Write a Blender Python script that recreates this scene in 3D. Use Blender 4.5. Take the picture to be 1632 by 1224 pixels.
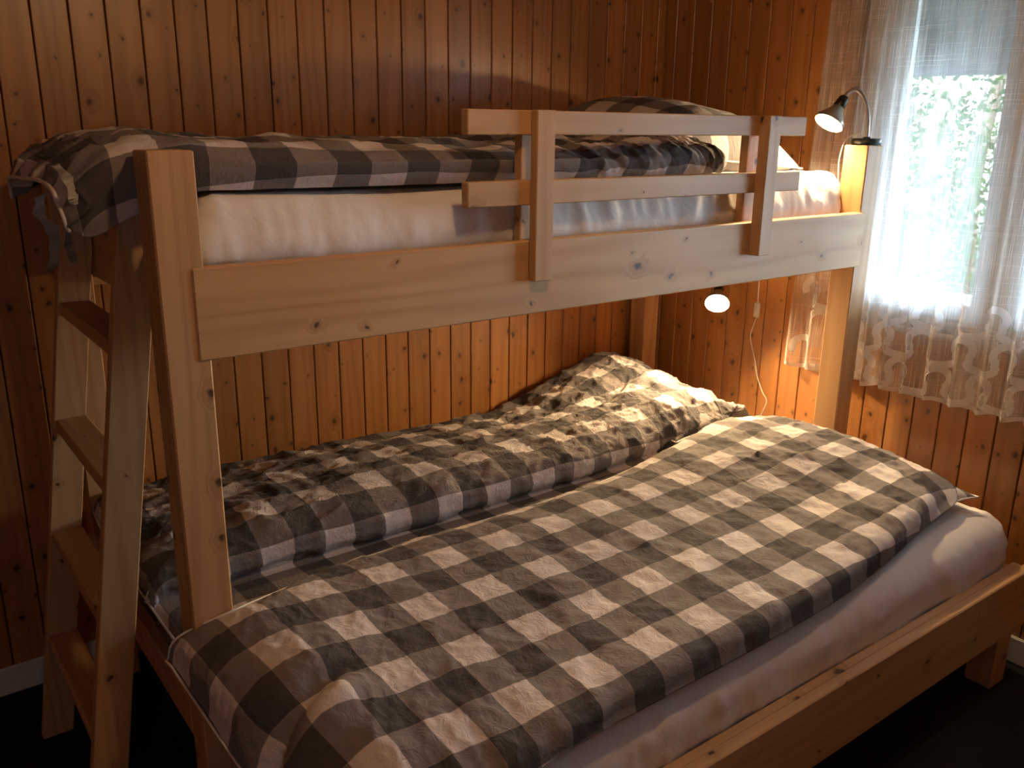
import bpy, bmesh, math, random
from mathutils import Vector, Matrix, noise
random.seed(7)
for o in list(bpy.data.objects): bpy.data.objects.remove(o, do_unlink=True)
S = bpy.context.scene
COL = S.collection

# ------------------------------------------------------------ camera, sky, exposure
CAM = Vector((-0.4748, -1.5595, 1.5594))
def cam_axes(yaw, pitch, roll):
    cy, sy = math.cos(yaw), math.sin(yaw)
    f0 = Vector((-sy, cy, 0)); r0 = Vector((cy, sy, 0)); u0 = Vector((0, 0, 1))
    f = f0*math.cos(pitch) + u0*math.sin(pitch); u = u0*math.cos(pitch) - f0*math.sin(pitch)
    return r0*math.cos(roll)+u*math.sin(roll), u*math.cos(roll)-r0*math.sin(roll), f
r_, u_, f_ = cam_axes(-0.6471, -0.286, 0.0125)
cd = bpy.data.cameras.new('camera'); cam = bpy.data.objects.new('camera', cd); COL.objects.link(cam)
cd.sensor_fit = 'HORIZONTAL'; cd.sensor_width = 36.0; cd.lens = 1409.5/1632*36.0; cd.clip_start = 0.02; cd.clip_end = 200
M = Matrix((r_, u_, -f_)).transposed().to_4x4(); M.translation = CAM; cam.matrix_world = M
S.camera = cam
S.view_settings.view_transform = 'Standard'; S.view_settings.look = 'None'
S.view_settings.gamma = 1.0; S.view_settings.use_curve_mapping = False
S.view_settings.exposure = 0.0
SKY_STRENGTH = 33.0
LAMP_E = 420.0        # upper lamp bulb emission
LAMP2_E = 800.0
CEIL_W = 62.       # ceiling lamp watts
WIN2_W = 0.5        # second sky strength is the same sky through window 2
w = bpy.data.worlds.new('sky'); S.world = w; w.use_nodes = True
nt = w.node_tree; bg = nt.nodes['Background']
bg.inputs[0].default_value = (0.64, 0.79, 0.95, 1); bg.inputs[1].default_value = SKY_STRENGTH

# ------------------------------------------------------------ helpers
def tag(o, label=None, cat=None, group=None, kind=None):
    if label: o['label'] = label
    if cat: o['category'] = cat
    if group: o['group'] = group
    if kind: o['kind'] = kind
    return o
def empty(name, loc=(0, 0, 0)):
    o = bpy.data.objects.new(name, None); COL.objects.link(o); o.location = loc; o.empty_display_size = .1
    return o
def mesh_obj(name, me, mat=None, parent=None, loc=None):
    o = bpy.data.objects.new(name, me); COL.objects.link(o)
    if mat and not me.materials: me.materials.append(mat)
    if loc is not None: o.location = loc
    if parent:
        o.parent = parent
        if loc is not None: o.location = Vector(loc) - parent.location
        else: o.location = -parent.location if parent.type == 'EMPTY' else Vector((0, 0, 0))
    return o
def box_bm(sx, sy, sz, bev=.0025, seg=1):
    bm = bmesh.new(); bmesh.ops.create_cube(bm, size=1)
    for v in bm.verts: v.co = Vector((v.co.x*sx, v.co.y*sy, v.co.z*sz))
    if bev: bmesh.ops.bevel(bm, geom=list(bm.edges), offset=bev, segments=seg, affect='EDGES')
    return bm
def bm_mesh(bm, name, smooth=False):
    me = bpy.data.meshes.new(name); bmesh.ops.recalc_face_normals(bm, faces=bm.faces); bm.to_mesh(me); bm.free()
    if smooth:
        for p in me.polygons: p.use_smooth = True
    return me
def box(name, x0, x1, y0, y1, z0, z1, mat, parent=None, bev=.0025):
    me = bm_mesh(box_bm(x1-x0, y1-y0, z1-z0, bev), name)
    return mesh_obj(name, me, mat, parent, Vector(((x0+x1)/2, (y0+y1)/2, (z0+z1)/2)))
def boxes_mesh(name, lst, bev=0.0):
    bm = bmesh.new()
    for (x0, x1, y0, y1, z0, z1) in lst:
        b = box_bm(x1-x0, y1-y0, z1-z0, bev)
        m2 = bpy.data.meshes.new('t'); b.to_mesh(m2); b.free()
        m2.transform(Matrix.Translation(((x0+x1)/2, (y0+y1)/2, (z0+z1)/2)))
        bm.from_mesh(m2); bpy.data.meshes.remove(m2)
    return bm_mesh(bm, name)
def prism(name, pts, y0, y1, mat, parent):          # polygon in XZ extruded along Y
    bm = bmesh.new()
    a = [bm.verts.new((x, y0, z)) for x, z in pts]; b = [bm.verts.new((x, y1, z)) for x, z in pts]
    bm.faces.new(a); bm.faces.new(list(reversed(b)))
    n = len(pts)
    for i in range(n): bm.faces.new((a[i], b[i], b[(i+1) % n], a[(i+1) % n]))
    bmesh.ops.recalc_face_normals(bm, faces=bm.faces)
    bmesh.ops.bevel(bm, geom=list(bm.edges), offset=.002, segments=1, affect='EDGES')
    return mesh_obj(name, bm_mesh(bm, name), mat, parent)
def tube_mesh(name, pts, r, seg=10, closed_ends=True, sub=6):
    pts = [Vector(p) for p in pts]; P = []
    for i in range(len(pts)-1):
        p0 = pts[max(i-1, 0)]; p1 = pts[i]; p2 = pts[i+1]; p3 = pts[min(i+2, len(pts)-1)]
        for k in range(sub):
            t = k/sub
            P.append(.5*((2*p1)+(-p0+p2)*t+(2*p0-5*p1+4*p2-p3)*t*t+(-p0+3*p1-3*p2+p3)*t**3))
    P.append(pts[-1])
    bm = bmesh.new(); rings = []; prev = None
    for i, p in enumerate(P):
        d = (P[min(i+1, len(P)-1)]-P[max(i-1, 0)]).normalized()
        if prev is None:
            a = d.orthogonal().normalized()
        else:
            a = (prev - d*prev.dot(d)).normalized()
        prev = a; b = d.cross(a)
        rings.append([bm.verts.new(p+(a*math.cos(t)+b*math.sin(t))*r) for t in [2*math.pi*k/seg for k in range(seg)]])
    for i in range(len(rings)-1):
        for k in range(seg): bm.faces.new((rings[i][k], rings[i][(k+1) % seg], rings[i+1][(k+1) % seg], rings[i+1][k]))
    if closed_ends: bm.faces.new(rings[0]); bm.faces.new(rings[-1])
    return bm_mesh(bm, name, True)
def lathe_mesh(name, prof, origin, axis, seg=28, cap=False):      # prof: (distance along axis, radius)
    axis = Vector(axis).normalized(); a = axis.orthogonal().normalized(); b = axis.cross(a); o = Vector(origin)
    bm = bmesh.new(); rings = []
    for (h, r) in prof:
        rings.append([bm.verts.new(o+axis*h+(a*math.cos(t)+b*math.sin(t))*max(r, .0002)) for t in [2*math.pi*k/seg for k in range(seg)]])
    for i in range(len(rings)-1):
        for k in range(seg): bm.faces.new((rings[i][k], rings[i][(k+1) % seg], rings[i+1][(k+1) % seg], rings[i+1][k]))
    if cap: bm.faces.new(rings[0]); bm.faces.new(rings[-1])
    return bm_mesh(bm, name, True)

# ------------------------------------------------------------ materials
class NT:
    def __init__(s, name):
        s.m = bpy.data.materials.new(name); s.m.use_nodes = True; s.t = s.m.node_tree
        for n in list(s.t.nodes): s.t.nodes.remove(n)
        s.out = s.t.nodes.new('ShaderNodeOutputMaterial')
    def n(s, typ, **kw):
        nd = s.t.nodes.new(typ)
        for k, v in kw.items():
            if k.startswith('i_'):
                key = k[2:]; key = int(key) if key.isdigit() else key.replace('_', ' ')
                s.set(nd.inputs[key], v)
            else: setattr(nd, k, v)
        return nd
    def set(s, inp, v):
        if isinstance(v, bpy.types.NodeSocket): s.t.links.new(v, inp)
        else: inp.default_value = v
    def math(s, op, a, b=0.0, c=None, clamp=False):
        nd = s.t.nodes.new('ShaderNodeMath'); nd.operation = op; nd.use_clamp = clamp
        s.set(nd.inputs[0], a); s.set(nd.inputs[1], b)
        if c is not None: s.set(nd.inputs[2], c)
        return nd.outputs[0]
    def mix(s, fac, a, b, blend='MIX'):
        nd = s.t.nodes.new('ShaderNodeMix'); nd.data_type = 'RGBA'; nd.blend_type = blend
        s.set(nd.inputs[0], fac); s.set(nd.inputs[6], a if isinstance(a, bpy.types.NodeSocket) else (*a, 1)); s.set(nd.inputs[7], b if isinstance(b, bpy.types.NodeSocket) else (*b, 1))
        return nd.outputs[2]
    def maprange(s, v, a, b, c=0., d=1., smooth=True):
        nd = s.t.nodes.new('ShaderNodeMapRange'); nd.interpolation_type = 'SMOOTHSTEP' if smooth else 'LINEAR'
        s.set(nd.inputs[0], v)
        for i, x in enumerate((a, b, c, d)): s.set(nd.inputs[i+1], x)
        return nd.outputs[0]
    def done(s, shader): s.t.links.new(shader, s.out.inputs[0]); return s.m

def wood(name, c_light, c_dark, c_knot, axis='z', rough=.42, coat=0.15, tone=.22, knot_r=.009, cell=.075, kprob=.72, gstr=.34):
    q = NT(name)
    tc = q.n('ShaderNodeTexCoord'); oi = q.n('ShaderNodeObjectInfo')
    sep = q.n('ShaderNodeSeparateXYZ'); q.t.links.new(tc.outputs['Object'], sep.inputs[0])
    o = {'x': 0, 'y': 1, 'z': 2}[axis]; oth = [i for i in range(3) if i != o]
    rnd = oi.outputs['Random']
    off = q.math('MULTIPLY', rnd, 37.0)
    L = q.math('ADD', sep.outputs[o], off)
    A = q.math('ADD', sep.outputs[oth[0]], q.math('MULTIPLY', rnd, 11.3)); B = q.math('ADD', sep.outputs[oth[1]], q.math('MULTIPLY', rnd, 5.7))
    cmb = q.n('ShaderNodeCombineXYZ'); q.set(cmb.inputs[0], A); q.set(cmb.inputs[1], B); q.set(cmb.inputs[2], L)
    P = cmb.outputs[0]
    # knots: voronoi cells, stretched along the board
    side = q.math('ADD', A, B); c2 = q.n('ShaderNodeCombineXYZ'); q.set(c2.inputs[0], q.math('DIVIDE', side, cell)); q.set(c2.inputs[1], q.math('DIVIDE', L, cell*1.3))
    kn = q.n('ShaderNodeTexNoise'); q.set(kn.inputs['Vector'], P); kn.inputs['Scale'].default_value = 45.; kn.inputs['Detail'].default_value = 1.
    ka = q.n('ShaderNodeVectorMath', operation='SUBTRACT'); q.set(ka.inputs[0], kn.outputs['Color']); ka.inputs[1].default_value = (.5, .5, .5)
    kb = q.n('ShaderNodeVectorMath', operation='SCALE'); q.set(kb.inputs[0], ka.outputs[0]); kb.inputs['Scale'].default_value = .16
    kc = q.n('ShaderNodeVectorMath', operation='ADD'); q.set(kc.inputs[0], c2.outputs[0]); q.set(kc.inputs[1], kb.outputs[0]); c2 = kc
    vo = q.n('ShaderNodeTexVoronoi', voronoi_dimensions='2D', feature='F1'); q.set(vo.inputs['Vector'], c2.outputs[0]); vo.inputs['Scale'].default_value = 1.0
    vo.inputs['Randomness'].default_value = 1.0
    d = vo.outputs['Distance']; sc = q.n('ShaderNodeSeparateColor'); q.set(sc.inputs[0], vo.outputs['Color'])
    kr = q.math('MULTIPLY', q.math('POWER', sc.outputs[0], 2.0), knot_r/cell)
    has = q.math('LESS_THAN', sc.outputs[1], kprob)
    ratio = q.math('DIVIDE', d, q.math('ADD', kr, .0022/cell))
    knot = q.math('MULTIPLY', q.maprange(ratio, .35, 1.2, 1., 0.), has)
    halo = q.math('MULTIPLY', q.maprange(ratio, .9, 3.4, 1., 0.), has)
    # grain lines flowing around the knots
    ns = q.n('ShaderNodeVectorMath', operation='MULTIPLY'); q.set(ns.inputs[0], P); ns.inputs[1].default_value = (1., 1., .09)
    warp = q.n('ShaderNodeTexNoise'); q.set(warp.inputs['Vector'], ns.outputs[0]); warp.inputs['Scale'].default_value = 9.; warp.inputs['Detail'].default_value = 1.
    g = q.math('ADD', q.math('MULTIPLY', A, 150.), q.math('ADD', q.math('MULTIPLY', B, 90.), q.math('ADD', q.math('MULTIPLY', warp.outputs[0], 26.), q.math('MULTIPLY', halo, 9.))))
    gl = q.math('POWER', q.math('ADD', q.math('MULTIPLY', q.math('SINE', g), .5), .5), 2.2)
    fn = q.n('ShaderNodeVectorMath', operation='MULTIPLY'); q.set(fn.inputs[0], P); fn.inputs[1].default_value = (320, 320, 7)
    fine = q.n('ShaderNodeTexNoise'); q.set(fine.inputs['Vector'], fn.outputs[0]); fine.inputs['Scale'].default_value = 1.; fine.inputs['Detail'].default_value = 2.
    big = q.n('ShaderNodeTexNoise'); q.set(big.inputs['Vector'], ns.outputs[0]); big.inputs['Scale'].default_value = 22.; big.inputs['Detail'].default_value = 2.
    f = q.math('ADD', q.math('MULTIPLY', gl, gstr), q.math('ADD', q.math('MULTIPLY', fine.outputs[0], .3), q.math('MULTIPLY', q.math('SUBTRACT', big.outputs[0], .45), 1.1)), clamp=True)
    col = q.mix(f, c_light, c_dark)
    tonev = q.math('ADD', 1-tone/2, q.math('MULTIPLY', q.math('FRACT', q.math('MULTIPLY', rnd, 91.7)), tone))
    tn = q.n('ShaderNodeVectorMath', operation='SCALE'); q.set(tn.inputs[0], col); q.set(tn.inputs['Scale'], tonev)
    col = q.mix(q.math('MULTIPLY', halo, .38), tn.outputs[0], tuple(c*.75 for c in c_dark))
    col = q.mix(q.math('MULTIPLY', knot, .9), col, c_knot)
    b = q.n('ShaderNodeBsdfPrincipled'); q.set(b.inputs['Base Color'], col); b.inputs['Roughness'].default_value = rough
    b.inputs['Coat Weight'].default_value = coat; b.inputs['Coat Roughness'].default_value = .3
    bp = q.n('ShaderNodeBump'); bp.inputs['Strength'].default_value = .25; bp.inputs['Distance'].default_value = .0015
    q.set(bp.inputs['Height'], q.math('SUBTRACT', f, q.math('MULTIPLY', knot, .8))); q.set(b.inputs['Normal'], bp.outputs[0])
    return q.done(b.outputs[0])
WALLW = dict(c_light=(.46, .205, .063), c_dark=(.29, .110, .029), c_knot=(.05, .016, .006))
wall_wood = wood('aged_pine_panelling', axis='z', rough=.36, coat=.35, tone=.30, **WALLW)
BEDW = dict(c_light=(.60, .365, .175), c_dark=(.42, .22, .085), c_knot=(.045, .018, .007))
bed_z = wood('new_pine_upright', axis='z', cell=.12, kprob=.72, knot_r=.010, gstr=.34, tone=.12, rough=.5, coat=.05, **BEDW)
bed_x = wood('new_pine_lengthwise', axis='x', cell=.13, kprob=.7, knot_r=.010, gstr=.34, tone=.12, rough=.5, coat=.05, **BEDW)
bed_y = wood('new_pine_crosswise', axis='y', cell=.12, kprob=.72, knot_r=.010, gstr=.34, tone=.12, rough=.5, coat=.05, **BEDW)

def plain(name, col, rough=.5, metal=0., noise_s=40., amt=.12, bump=.0):
    q = NT(name); tc = q.n('ShaderNodeTexCoord')
    nz = q.n('ShaderNodeTexNoise'); q.set(nz.inputs['Vector'], tc.outputs['Object']); nz.inputs['Scale'].default_value = noise_s; nz.inputs['Detail'].default_value = 4.
    c = q.mix(nz.outputs[0], tuple(x*(1-amt) for x in col), tuple(min(1, x*(1+amt)) for x in col))
    b = q.n('ShaderNodeBsdfPrincipled'); q.set(b.inputs['Base Color'], c); b.inputs['Roughness'].default_value = rough; b.inputs['Metallic'].default_value = metal
    if bump:
        bp = q.n('ShaderNodeBump'); bp.inputs['Strength'].default_value = bump; bp.inputs['Distance'].default_value = .004; q.set(bp.inputs['Height'], nz.outputs[0]); q.set(b.inputs['Normal'], bp.outputs[0])
    return q.done(b.outputs[0])
carpet = plain('dark_carpet', (.006, .007, .008), .95, 0, 220., .5, .6)
groove = plain('dark_groove_backing', (.10, .03, .012), .8)
white_paint = plain('white_painted_wood', (.72, .72, .70), .45)
frame_wood = plain('varnished_window_wood', (.55, .45, .34), .45, 0, 12., .2)
ceil_mat = plain('pine_ceiling', (.42, .19, .07), .5, 0, 6., .2)
dark_metal = plain('dark_bronze_metal', (.05, .055, .04), .3, .8)
steel = plain('brushed_steel', (.42, .40, .38), .3, .9)
black_plastic = plain('black_plastic', (.015, .017, .016), .35)
white_plastic = plain('white_plastic', (.8, .79, .75), .4)
eave_mat = plain('weathered_soffit', (.045, .05, .055), .8, 0, 5., .3)
deck_mat = plain('grey_weathered_deck', (.04, .05, .065), .8, 0, 8., .3)
grass_mat = plain('meadow_ground', (.018, .03, .016), .95, 0, 3., .5)
bark = plain('tree_bark', (.10, .075, .05), .9, 0, 30., .4, .5)

def cloth_nodes(q, col, bump_scale=1., trans=0.12, strength=.55):
    tc = q.n('ShaderNodeTexCoord')
    n1 = q.n('ShaderNodeTexNoise'); q.set(n1.inputs['Vector'], tc.outputs['UV']); n1.inputs['Scale'].default_value = 40*bump_scale; n1.inputs['Detail'].default_value = 5.; n1.inputs['Roughness'].default_value = .6
    n1.inputs['Distortion'].default_value = .6
    rg = q.math('ABSOLUTE', q.math('SUBTRACT', n1.outputs[0], .5))
    n2 = q.n('ShaderNodeTexNoise'); q.set(n2.inputs['Vector'], tc.outputs['UV']); n2.inputs['Scale'].default_value = 700.; n2.inputs['Detail'].default_value = 1.
    h = q.math('ADD', q.math('MULTIPLY', rg, 1.6), q.math('MULTIPLY', n2.outputs[0], .06))
    bp = q.n('ShaderNodeBump'); bp.inputs['Strength'].default_value = strength; bp.inputs['Distance'].default_value = .006; q.set(bp.inputs['Height'], h)
    b = q.n('ShaderNodeBsdfPrincipled'); q.set(b.inputs['Base Color'], col if isinstance(col, bpy.types.NodeSocket) else (*col, 1)); b.inputs['Roughness'].default_value = .85
    b.inputs['Sheen Weight'].default_value = .04; b.inputs['Specular IOR Level'].default_value = .12
    q.set(b.inputs['Normal'], bp.outputs[0])
    return q.done(b.outputs[0])
def plaid(name, su=.0785, sv=.086, pu=0., pv=0., bump=1., strength=.55):
    q = NT(name); uv = q.n('ShaderNodeUVMap'); sp = q.n('ShaderNodeSeparateXYZ'); q.t.links.new(uv.outputs[0], sp.inputs[0])
    wob = q.n('ShaderNodeTexNoise'); q.set(wob.inputs['Vector'], uv.outputs[0]); wob.inputs['Scale'].default_value = 7.; wob.inputs['Detail'].default_value = 0.
    wv = q.math('MULTIPLY', q.math('SUBTRACT', wob.outputs[0], .5), .010)
    def stripe(c, s, ph):
        fr = q.math('FRACT', q.math('ADD', q.math('DIVIDE', q.math('ADD', c, wv), 2*s), ph+50.))
        tri = q.math('ABSOLUTE', q.math('SUBTRACT', fr, .5))
        return q.maprange(tri, .243, .257)         # 1 = dark stripe
    a = stripe(sp.outputs[0], su, pu); b = stripe(sp.outputs[1], sv, pv)
    n3 = q.n('ShaderNodeTexNoise'); sc = q.n('ShaderNodeVectorMath', operation='MULTIPLY'); q.set(sc.inputs[0], uv.outputs[0]); sc.inputs[1].default_value = (900, 120, 1); q.set(n3.inputs['Vector'], sc.outputs[0]); n3.inputs['Scale'].default_value = 1.
    light, mid, dark = (.68, .62, .61), (.20, .178, .174), (.050, .045, .049)
    both = q.math('MULTIPLY', a, b); one = q.math('ABSOLUTE', q.math('SUBTRACT', a, b))
    col = q.mix(one, light, mid); col = q.mix(both, col, dark)
    col = q.mix(q.math('MULTIPLY', n3.outputs[0], .22), col, (.30, .27, .25))
    return cloth_nodes(q, col, bump, .1, strength)
plaid_near = plaid('grey_check_cotton_front', sv=.082, pu=.15, pv=.56, bump=.9)
plaid_far = plaid('grey_check_cotton_back', su=.0795, sv=.093, pu=.11, pv=.26, bump=1.3, strength=.9)
plaid_up = plaid('grey_check_cotton_upper', sv=.078, pu=.75, pv=.45, bump=1.0)
def cotton(name, col=(.78, .74, .71), strength=.25):
    q = NT(name); return cloth_nodes(q, col, .45, .1, strength)
sheet_mat = cotton('white_cotton_sheet')
piping_mat = plain('white_piping', (.75, .72, .68), .8)

# ------------------------------------------------------------ room
XW, YW, ZC = 2.183, 1.005, 2.32
XL, YF = -2.0, -2.8
def struct(o): o['kind'] = 'structure'; return o
struct(box('floor', XL, XW+.02, YF, YW+.02, -.1, 0, carpet, bev=0))
struct(box('ceiling', XL, XW+.02, YF, YW+.02, ZC, ZC+.1, ceil_mat, bev=0))
BW = .0865
def board_mesh(w, h, t, name):
    # tongue and groove board: chamfered long edges, thickness t, front face toward -Y
    c = .0022; g = .0018
    pr = [(-w/2+g, 0), (-w/2+g, -t+c), (-w/2+g+c, -t), (w/2-g-c, -t), (w/2-g, -t+c), (w/2-g, 0)]
    bm = bmesh.new(); a = [bm.verts.new((x, y, -h/2)) for x, y in pr]; b = [bm.verts.new((x, y, h/2)) for x, y in pr]
    for i in range(6): bm.faces.new((a[i], a[(i+1) % 6], b[(i+1) % 6], b[i]))
    bm.faces.new(a); bm.faces.new(b)
    return bm_mesh(bm, name)
T = .012
wb = struct(box('wall_back', XL, XW+.15, YW+T, YW+.15, 0, ZC, groove, bev=0))
me = board_mesh(BW, ZC-.004, T, 'wall_board'); me.materials.append(wall_wood)
x = -0.023 + BW/2 - 23*BW
while x < XW+BW/2:
    if x-BW/2 > XL:
        o = mesh_obj('board', me, None, None); o.parent = wb; o.location = Vector((x, YW+T, ZC/2)) - wb.location
    x += BW
# right wall with the window opening
WY0, WY1, WZ0, WZ1 = -1.30, .115, .955, 2.14
wr = struct(mesh_obj('wall_right', boxes_mesh('wall_right', [
    (XW+T, XW+.16, YF, WY0, 0, ZC), (XW+T, XW+.16, WY1, YW+.15, 0, ZC), (XW+T, XW+.16, WY0, WY1, 0, WZ0), (XW+T, XW+.16, WY0, WY1, WZ1, ZC)]), groove))
def rot_board(y, z0, z1, w_=BW):
    key = 'rb_%.3f_%.3f' % (z1-z0, w_)
    m = bpy.data.meshes.get(key)
    if not m:
        m = board_mesh(w_, z1-z0-.004, T, key); m.transform(Matrix.Rotation(-math.pi/2, 4, 'Z')); m.materials.append(wall_wood)
    o = mesh_obj('board', m); o.parent = wr; o.location = (XW+T, y, (z0+z1)/2)
yy = .947
rot_board((1.005+.9475)/2, 0, ZC, .0575)
while yy > YF+BW:
    yc = yy-BW/2
    if yc-BW/2 > WY1-.02 or yc+BW/2 < WY0: rot_board(yc, 0, ZC)
    else: rot_board(yc, 0, WZ0-.02); rot_board(yc, WZ1+.02, ZC)
    yy -= BW
struct(box('wall_left', XL-.1, XL, YF, YW+.15, 0, ZC, ceil_mat, bev=0))
# front wall behind the camera, with a small second window
F2 = (-1.48, -1.2, 1.2, 1.52)
struct(mesh_obj('wall_front', boxes_mesh('wall_front', [
    (XL, F2[0], YF-.1, YF, 0, ZC), (F2[1], XW+.16, YF-.1, YF, 0, ZC), (F2[0], F2[1], YF-.1, YF, 0, F2[2]), (F2[0], F2[1], YF-.1, YF, F2[3], ZC)]), ceil_mat))
w2 = struct(empty('window_2', ((F2[0]+F2[1])/2, YF-.05, F2[2])))
for (a, b, c, d) in ((F2[0], F2[0]+.06, F2[2], F2[3]), (F2[1]-.06, F2[1], F2[2], F2[3]), (F2[0]+.06, F2[1]-.06, F2[2], F2[2]+.06), (F2[0]+.06, F2[1]-.06, F2[3]-.06, F2[3])):
    box('frame', a, b, YF-.08, YF-.03, c, d, white_paint, w2)
struct(box('baseboard_back', XL, -.06, YW-.014, YW, 0, .085, white_paint, bev=.004))
struct(box('baseboard_back', .03, 2.03, YW-.014, YW, 0, .085, white_paint, bev=.004))
struct(box('baseboard_right', XW-.014, XW, YF, YW-.02, 0, .085, white_paint, bev=.004))

# window 1 on the right wall
win = struct(empty('window_1', (XW+.06, (WY0+WY1)/2, WZ0)))
fx0, fx1 = XW+.03, XW+.09
def wbx(n, y0, y1, z0, z1, mat=frame_wood, x0=fx0, x1=fx1): return box(n, x0, x1, y0, y1, z0, z1, mat, win)
wbx('frame', WY1-.045, WY1, WZ0, WZ1, white_paint); wbx('frame', WY0, WY0+.045, WZ0, WZ1)  # white on the left frame stands in for window glare; other frames are wood
wbx('frame', WY0+.045, WY1-.045, WZ0, WZ0+.035); wbx('frame', WY0+.045, WY1-.045, WZ1-.05, WZ1)
wbx('mullion', -.415, -.325, WZ0+.035, WZ1-.05)
def casement(y0, y1):
    for a in ((y0, y0+.04), (y1-.04, y1)): wbx('sash_stile', a[0], a[1], WZ0+.037, WZ1-.052, white_paint, fx0+.015, fx1+.01)
    for a in ((WZ0+.037, WZ0+.09), (WZ1-.1, WZ1-.052)): wbx('sash_rail', y0+.04, y1-.04, a[0], a[1], white_paint, fx0+.015, fx1+.01)
    g = box('pane', fx0+.04, fx0+.046, y0+.035, y1-.035, WZ0+.085, WZ1-.095, glass, win, bev=0)
q = NT('window_glass'); tr = q.n('ShaderNodeBsdfTransparent'); tr.inputs[0].default_value = (.96, .985, .98, 1); gl_ = q.n('ShaderNodeBsdfGlossy'); gl_.inputs['Roughness'].default_value = .02
fr = q.n('ShaderNodeFresnel'); fr.inputs[0].default_value = 1.3; mx = q.n('ShaderNodeMixShader'); q.set(mx.inputs[0], fr.outputs[0]); q.set(mx.inputs[1], tr.outputs[0]); q.set(mx.inputs[2], gl_.outputs[0])
glass = q.done(mx.outputs[0])
casement(-.323, WY1-.047); casement(WY0+.047, -.417)
box('sill', XW-.004, fx0, WY0, WY1, WZ0-.02, WZ0, frame_wood, win)
for (a, b) in ((WY1, WY1+.018), (WY0-.018, WY0)): box('jamb_lining', XW-.004, fx1, a-.009, b-.009, WZ0, WZ1, frame_wood, win)
# sky portal in the window opening: guides sampling of the daylight, gives no light of its own
def portal(loc, rot, sx, sy):
    ld = bpy.data.lights.new('portal', 'AREA'); ld.shape = 'RECTANGLE'; ld.size = sx; ld.size_y = sy; ld.cycles.is_portal = True
    o = bpy.data.objects.new('portal', ld); COL.objects.link(o); o.location = loc; o.rotation_euler = rot
portal((XW+.15, (WY0+WY1)/2, (WZ0+WZ1)/2), (0, math.radians(90), 0), WZ1-WZ0, WY1-WY0)
portal(((F2[0]+F2[1])/2, YF-.12, (F2[2]+F2[3])/2), (math.radians(90), 0, 0), F2[1]-F2[0], F2[3]-F2[2])

# ------------------------------------------------------------ outside: eave, balcony rail, ground, trees
eave = struct(empty('trim_1', (2.9, -.4, 2.1)))
for k in range(22):
    y = -2.6+k*.2
    me2 = bm_mesh(box_bm(1.15, .192, .02, .002), 'soffit_board')
    o = mesh_obj('soffit_board', me2, eave_mat, eave, Vector((2.95, y, 1.985))); o.rotation_euler = (0, math.radians(18), 0)
for y in (-1.9, -1.1, -.3, .5, 1.3):
    me2 = bm_mesh(box_bm(.85, .08, .10, .003), 'rafter')
    o = mesh_obj('rafter', me2, eave_mat, eave, Vector((2.80, y, 1.974))); o.rotation_euler = (0, math.radians(18), 0)
box('fascia', 3.49, 3.52, -2.7, 1.8, 1.782, 1.94, eave_mat, eave)
rail = tag(empty('balcony_railing', (3.0, -.3, -.1)), 'white painted balcony railing outside the window behind the lace', 'railing')
box('top_bar', 2.98, 3.04, -2.6, 1.2, .90, .935, white_paint, rail)
box('bottom_bar', 2.99, 3.03, -2.6, 1.2, .72, .745, white_paint, rail)
for k in range(7): box('upright', 2.99, 3.03, -2.5+k*.6, -2.46+k*.6, -.1, .90, white_paint, rail)
struct(box('floor', 2.36, 3.2, -3, 1.8, -.2, -.1, deck_mat, bev=0)).name = 'balcony_deck'
struct(box('ground', 3.2, 60, -40, 40, -3.2, -3.0, grass_mat, bev=0))
q = NT('leaf_green'); oi = q.n('ShaderNodeTexCoord'); nz = q.n('ShaderNodeTexNoise'); q.set(nz.inputs['Vector'], oi.outputs['Object']); nz.inputs['Scale'].default_value = 1.3; nz.inputs['Detail'].default_value = 3.
lc = q.mix(q.maprange(nz.outputs[0], .35, .65), (.015, .032, .012), (.055, .08, .032))
df = q.n('ShaderNodeBsdfDiffuse'); q.set(df.inputs[0], lc); tl = q.n('ShaderNodeBsdfTranslucent'); q.set(tl.inputs[0], lc); mx = q.n('ShaderNodeMixShader'); mx.inputs[0].default_value = .5
q.set(mx.inputs[1], df.outputs[0]); q.set(mx.inputs[2], tl.outputs[0]); leaf_mat = q.done(mx.outputs[0])
def tree(loc, h, crown_r, n, label, seed, leaf=.09):
    rng = random.Random(seed)
    t = tag(empty('tree', loc), label, 'tree')
    base = Vector(loc); pts = [base, base+Vector((.1, .05, h*.35)), base+Vector((-.05, .1, h*.7)), base+Vector((0, 0, h*.95))]
    mesh_obj('trunk', tube_mesh('trunk', pts, .09, 10), bark, t)
    cl = []
    for k in range(11):
        a = rng.random()*6.28; z = h*(.35+.6*rng.random()); e = base+Vector((math.cos(a)*crown_r*.8, math.sin(a)*crown_r*.8, z+.35))
        s = base+Vector((0, 0, z-.3))
        mesh_obj('branch', tube_mesh('branch', [s, (s+e)/2+Vector((0, 0, .12)), e], .025, 6, sub=4), bark, t)
        cl += [(e, crown_r*.45), ((s+e)/2, crown_r*.4)]
    cl.append((base+Vector((0, 0, h)), crown_r*.5))
    vs, fs = [], []
    for i in range(n):
        c, r = rng.choice(cl)
        p = c+Vector((rng.gauss(0, 1), rng.gauss(0, 1), rng.gauss(0, .8)))*r*.55
        d = Vector((rng.uniform(-1, 1), rng.uniform(-1, 1), rng.uniform(-1, 1))).normalized(); e = d.orthogonal().normalized()*leaf*.35; d = d*leaf*rng.uniform(.6, 1.1)
        k = len(vs); vs += [p-d*.5, p+e*.8, p+d*.5, p-e*.8]; fs.append((k, k+1, k+2, k+3))
    m = bpy.data.meshes.new('foliage'); m.from_pydata([tuple(v) for v in vs], [], fs)
    o = mesh_obj('foliage', m, leaf_mat, t); o['kind'] = 'stuff'
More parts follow.
